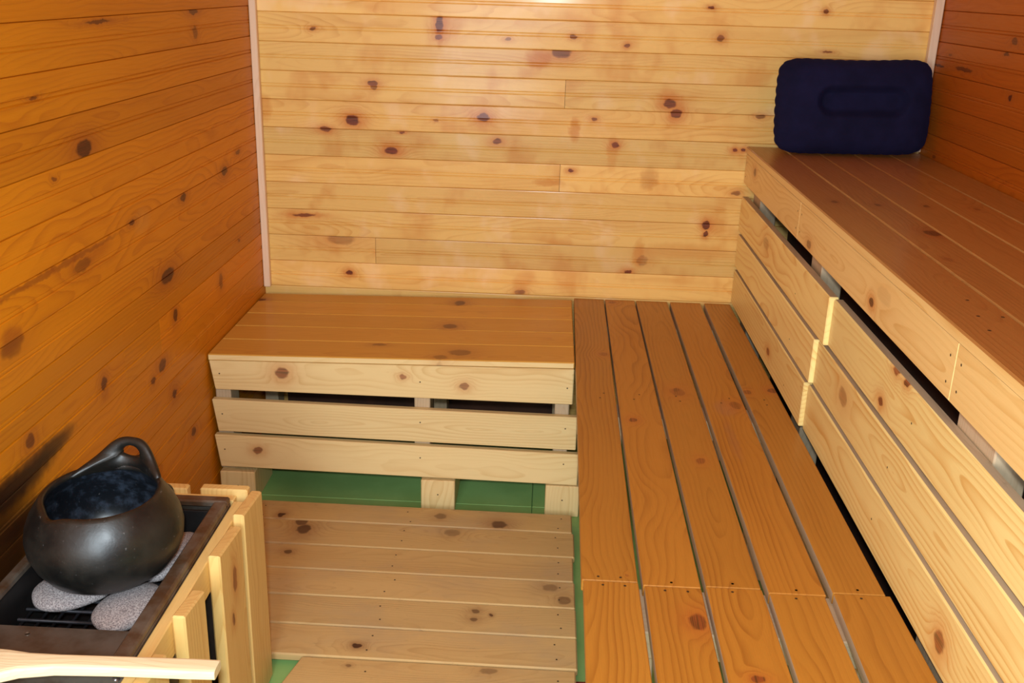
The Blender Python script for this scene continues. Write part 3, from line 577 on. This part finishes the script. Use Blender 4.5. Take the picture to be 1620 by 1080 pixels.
# ------------------------------------------------------------------ black clay pot
def pot():
    m, nt, bs = new_mat('burnished_black_clay'); tt = NT(nt); oc = tt.n('ShaderNodeTexCoord').outputs['Object']
    a = tt.noise(oc, 16., 5., .6); b = tt.noise(tt.vm('MULTIPLY', oc, (180, 60, 140)), 1., 3., .7)
    c = tt.mix(tt.sstep(a, .35, .7), S(18, 18, 17), S(35, 33, 28)); c = tt.mix(tt.math('MULTIPLY', tt.sstep(b, .66, .76), .5), c, S(120, 118, 118))
    tt.put(bs.inputs['Base Color'], c); tt.put(bs.inputs['Roughness'], tt.sstep(a, .3, .7, .36, .5)); bs.inputs['Coat Weight'].default_value = .1; bs.inputs['Coat Roughness'].default_value = .3
    bp = tt.n('ShaderNodeBump'); bp.inputs['Distance'].default_value = .0012; tt.put(bp.inputs['Height'], a); tt.put(bs.inputs['Normal'], bp.outputs[0])
    m2, nt, bs = new_mat('pot_inside_glaze'); tt = NT(nt); oc = tt.n('ShaderNodeTexCoord').outputs['Object']
    a = tt.noise(oc, 38., 5., .65); b = tt.noise(tt.vm('MULTIPLY', oc, (120, 300, 120)), 1., 3., .7)
    c = tt.mix(tt.sstep(a, .45, .7), S(22, 26, 32), S(54, 64, 78)); c = tt.mix(tt.math('MULTIPLY', tt.sstep(b, .66, .75), .4), c, S(150, 150, 150))
    tt.put(bs.inputs['Base Color'], c); bs.inputs['Roughness'].default_value = .3
    cx, cy, cz = .165, -1.566, .4115
    t = thing('clay_pot', 'round black clay pot with pierced lug handle standing on grey stones', 'pot', (cx, cy, cz))
    outer = [(0, 0), (.03, 0), (.055, .002), (.078, .009), (.099, .024), (.114, .045), (.1225, .068), (.1245, .088), (.121, .108), (.1135, .126), (.1045, .140), (.0985, .149), (.0945, .1535)]
    inner = [(.0905, .1545), (.0865, .152), (.0868, .146), (.093, .137), (.103, .123), (.111, .106), (.1142, .088), (.112, .068), (.104, .046), (.089, .028), (.068, .015), (.04, .010), (0, .009)]
    def ring(prof, n=96):
        V = []; F = []
        for (r, z) in prof:
            for j in range(n):
                th = 2 * PI * j / n; d = ((math.degrees(th) - 240 + 180) % 360) - 180; k = math.exp(-(d / 13) ** 2); top = max(0, (z - .12) / .034)
                back = math.exp(-(((math.degrees(th) - 100 + 180) % 360 - 180) / 70) ** 2)
                rr_ = r + .006 * k * top; V.append((cx + rr_ * math.cos(th), cy + rr_ * math.sin(th), cz + z - .007 * k * top + .007 * back * top))
        for i in range(len(prof) - 1):
            for j in range(n): F.append((i * n + j, i * n + (j + 1) % n, (i + 1) * n + (j + 1) % n, (i + 1) * n + j))
        return V, F
    mb = MB(); V, F = ring(outer + inner[:3]); mb.add(V, F, smooth=True); mb.build('body', m, t)
    mb = MB(); V, F = ring(inner[2:]); mb.add(V, F, smooth=True); mb.build('inside', m2, t)
    # pierced lug rising from the back rim
    R = .0925; th0 = math.radians(80); hz = .031
    def h(s):
        if s > 0: return .053 * math.exp(-(s / .052) ** 3.2) + .004
        return .036 * math.exp(-(abs(s) / .053) ** 2.8) + .017 * math.exp(-(abs(s) / .085) ** 2.4) + .004
    cont = [(s_ / 1000, h(s_ / 1000)) for s_ in range(85, -141, -3)] + [(s_ / 1000, -.010) for s_ in range(-140, 86, 3)]
    N = 72
    def at(phi):
        best = None; dx, dy = math.cos(phi), math.sin(phi)
        for i in range(len(cont)):
            (ax_, ay), (bx, by) = cont[i], cont[(i + 1) % len(cont)]; ay -= hz; by -= hz
            ex, ey = bx - ax_, by - ay; den = dx * ey - dy * ex
            if abs(den) < 1e-12: continue
            k = (ax_ * ey - ay * ex) / den; l = (ax_ * dy - ay * dx) / den
            if k > 0 and -1e-6 <= l <= 1 + 1e-6 and (best is None or k > best): best = k
        return best
    angs = []
    for i in range(N): angs.append(2 * PI * i / N)
    # add rays into the two long tails
    angs += [PI + a for a in (-.12, -.06, .05, .03, .1)] + [.03, .06, 2 * PI - .05]; angs = sorted(set(angs)); N = len(angs)
    V = []; F = []; layers = []
    def P(s_, tt_, dr):
        th = th0 - s_ / R; rr_ = R + dr + .10 * max(0, tt_); return (cx + rr_ * math.cos(th), cy + rr_ * math.sin(th), cz + .1535 + tt_)
    def lay(kind, dr):
        ids = []
        for a in angs:
            ko = at(a); kh = 1 / math.sqrt((math.cos(a) / .0135) ** 2 + (math.sin(a) / .0075) ** 2)
            k = {'h': kh, 'h2': kh + .003, 'm': kh * .45 + (ko - .004) * .55, 'o2': max(kh + .004, ko - .004), 'o': ko}[kind]
            V.append(P(k * math.cos(a), hz + k * math.sin(a), dr)); ids.append(len(V) - 1)
        layers.append(ids)
    for kind, dr in (('h', 0), ('h2', -.0065), ('m', -.0075), ('o2', -.0065), ('o', 0), ('o2', .0065), ('m', .0075), ('h2', .0065)): lay(kind, dr)
    for i in range(len(layers)):
        A, B = layers[i], layers[(i + 1) % len(layers)]
        for j in range(N): F.append((A[j], A[(j + 1) % N], B[(j + 1) % N], B[j]))
    mb = MB(); mb.add(V, F, smooth=True); o = mb.build('handle', m, t)
    import bmesh
    bm = bmesh.new(); bm.from_mesh(o.data); bmesh.ops.smooth_vert(bm, verts=bm.verts, factor=.5, use_axis_x=True, use_axis_y=True, use_axis_z=True); bmesh.ops.smooth_vert(bm, verts=bm.verts, factor=.5, use_axis_x=True, use_axis_y=True, use_axis_z=True); bmesh.ops.recalc_face_normals(bm, faces=bm.faces); bm.to_mesh(o.data); bm.free()
    # small side knob
    V = []; F = []; n = 20
    for i in range(n + 1):
        ph = PI * i / n
        for j in range(n):
            th = 2 * PI * j / n; p = Vector((.016 * math.sin(ph) * math.cos(th), .014 * math.sin(ph) * math.sin(th), .017 * math.cos(ph)))
            V.append((cx + .104 * math.cos(math.radians(44)) + p.x, cy + .104 * math.sin(math.radians(44)) + p.y, cz + .118 + p.z))
    for i in range(n):
        for j in range(n): F.append((i * n + j, (i + 1) * n + j, (i + 1) * n + (j + 1) % n, i * n + (j + 1) % n))
    mb = MB(); mb.add(V, F, smooth=True); mb.build('knob', m, t)
pot()

# ------------------------------------------------------------------ wooden ladle
def ladle():
    t = thing('ladle', 'pale wooden ladle lying across the front of the heater', 'ladle', (.26, -1.88, .44))
    # handle: tapered bar, wider and flat at the tip, running to the bowl on the left
    pts = [(.440, -1.850, .451, .0150, .0080), (.40, -1.852, .452, .0155, .0085), (.30, -1.857, .454, .0145, .009), (.22, -1.863, .456, .0150, .0095), (.175, -1.869, .457, .020, .010), (.145, -1.876, .458, .031, .010), (.125, -1.882, .458, .040, .009)]
    V = []; F = []; n = 16; PC = []
    for (x, y, z, wy, hz_) in pts:
        for k in range(n):
            a = 2 * PI * k / n; c, s_ = math.cos(a), math.sin(a); c = math.copysign(abs(c) ** .45, c); s_ = math.copysign(abs(s_) ** .45, s_)
            V.append((x, y + wy * c, z + hz_ * s_))
    for i in range(len(pts) - 1):
        for k in range(n): F.append((i * n + k, i * n + (k + 1) % n, (i + 1) * n + (k + 1) % n, (i + 1) * n + k))
    F.append(tuple(range(n))[::-1]); F.append(tuple(range((len(pts) - 1) * n, len(pts) * n)))
    mb = MB(); mb.add(V, F, None, (-1.86, .3, .5)); o = mb.build('handle', M_ladle, t)
    bv = o.modifiers.new('bevel', 'BEVEL'); bv.width = .001; bv.segments = 2
    # bowl: round cup
    cx, cy, R = .084, -1.888, .056
    prof = [(R, 0), (R * .97, -.012), (R * .85, -.026), (R * .6, -.037), (R * .3, -.042), (0, -.043)]
    inn = [(R - .006, 0), (R * .86, -.011), (R * .73, -.022), (R * .5, -.031), (R * .2, -.035), (0, -.035)]
    V = []; F = []; n = 48; full = prof[::-1] + [(R - .001, .002), (R - .005, .002)] + inn
    for r, z in full:
        for k in range(n): V.append((cx + r * math.cos(2 * PI * k / n), cy + r * math.sin(2 * PI * k / n) * .93, .464 + z))
    for i in range(len(full) - 1):
        for k in range(n): F.append((i * n + k, i * n + (k + 1) % n, (i + 1) * n + (k + 1) % n, (i + 1) * n + k))
    mb = MB(); mb.add(V, F, None, (-1.88, .3, .5), smooth=True); mb.build('bowl', M_ladle, t)
ladle()
for o in bpy.data.objects:
    if '_base' in o: del o['_base']
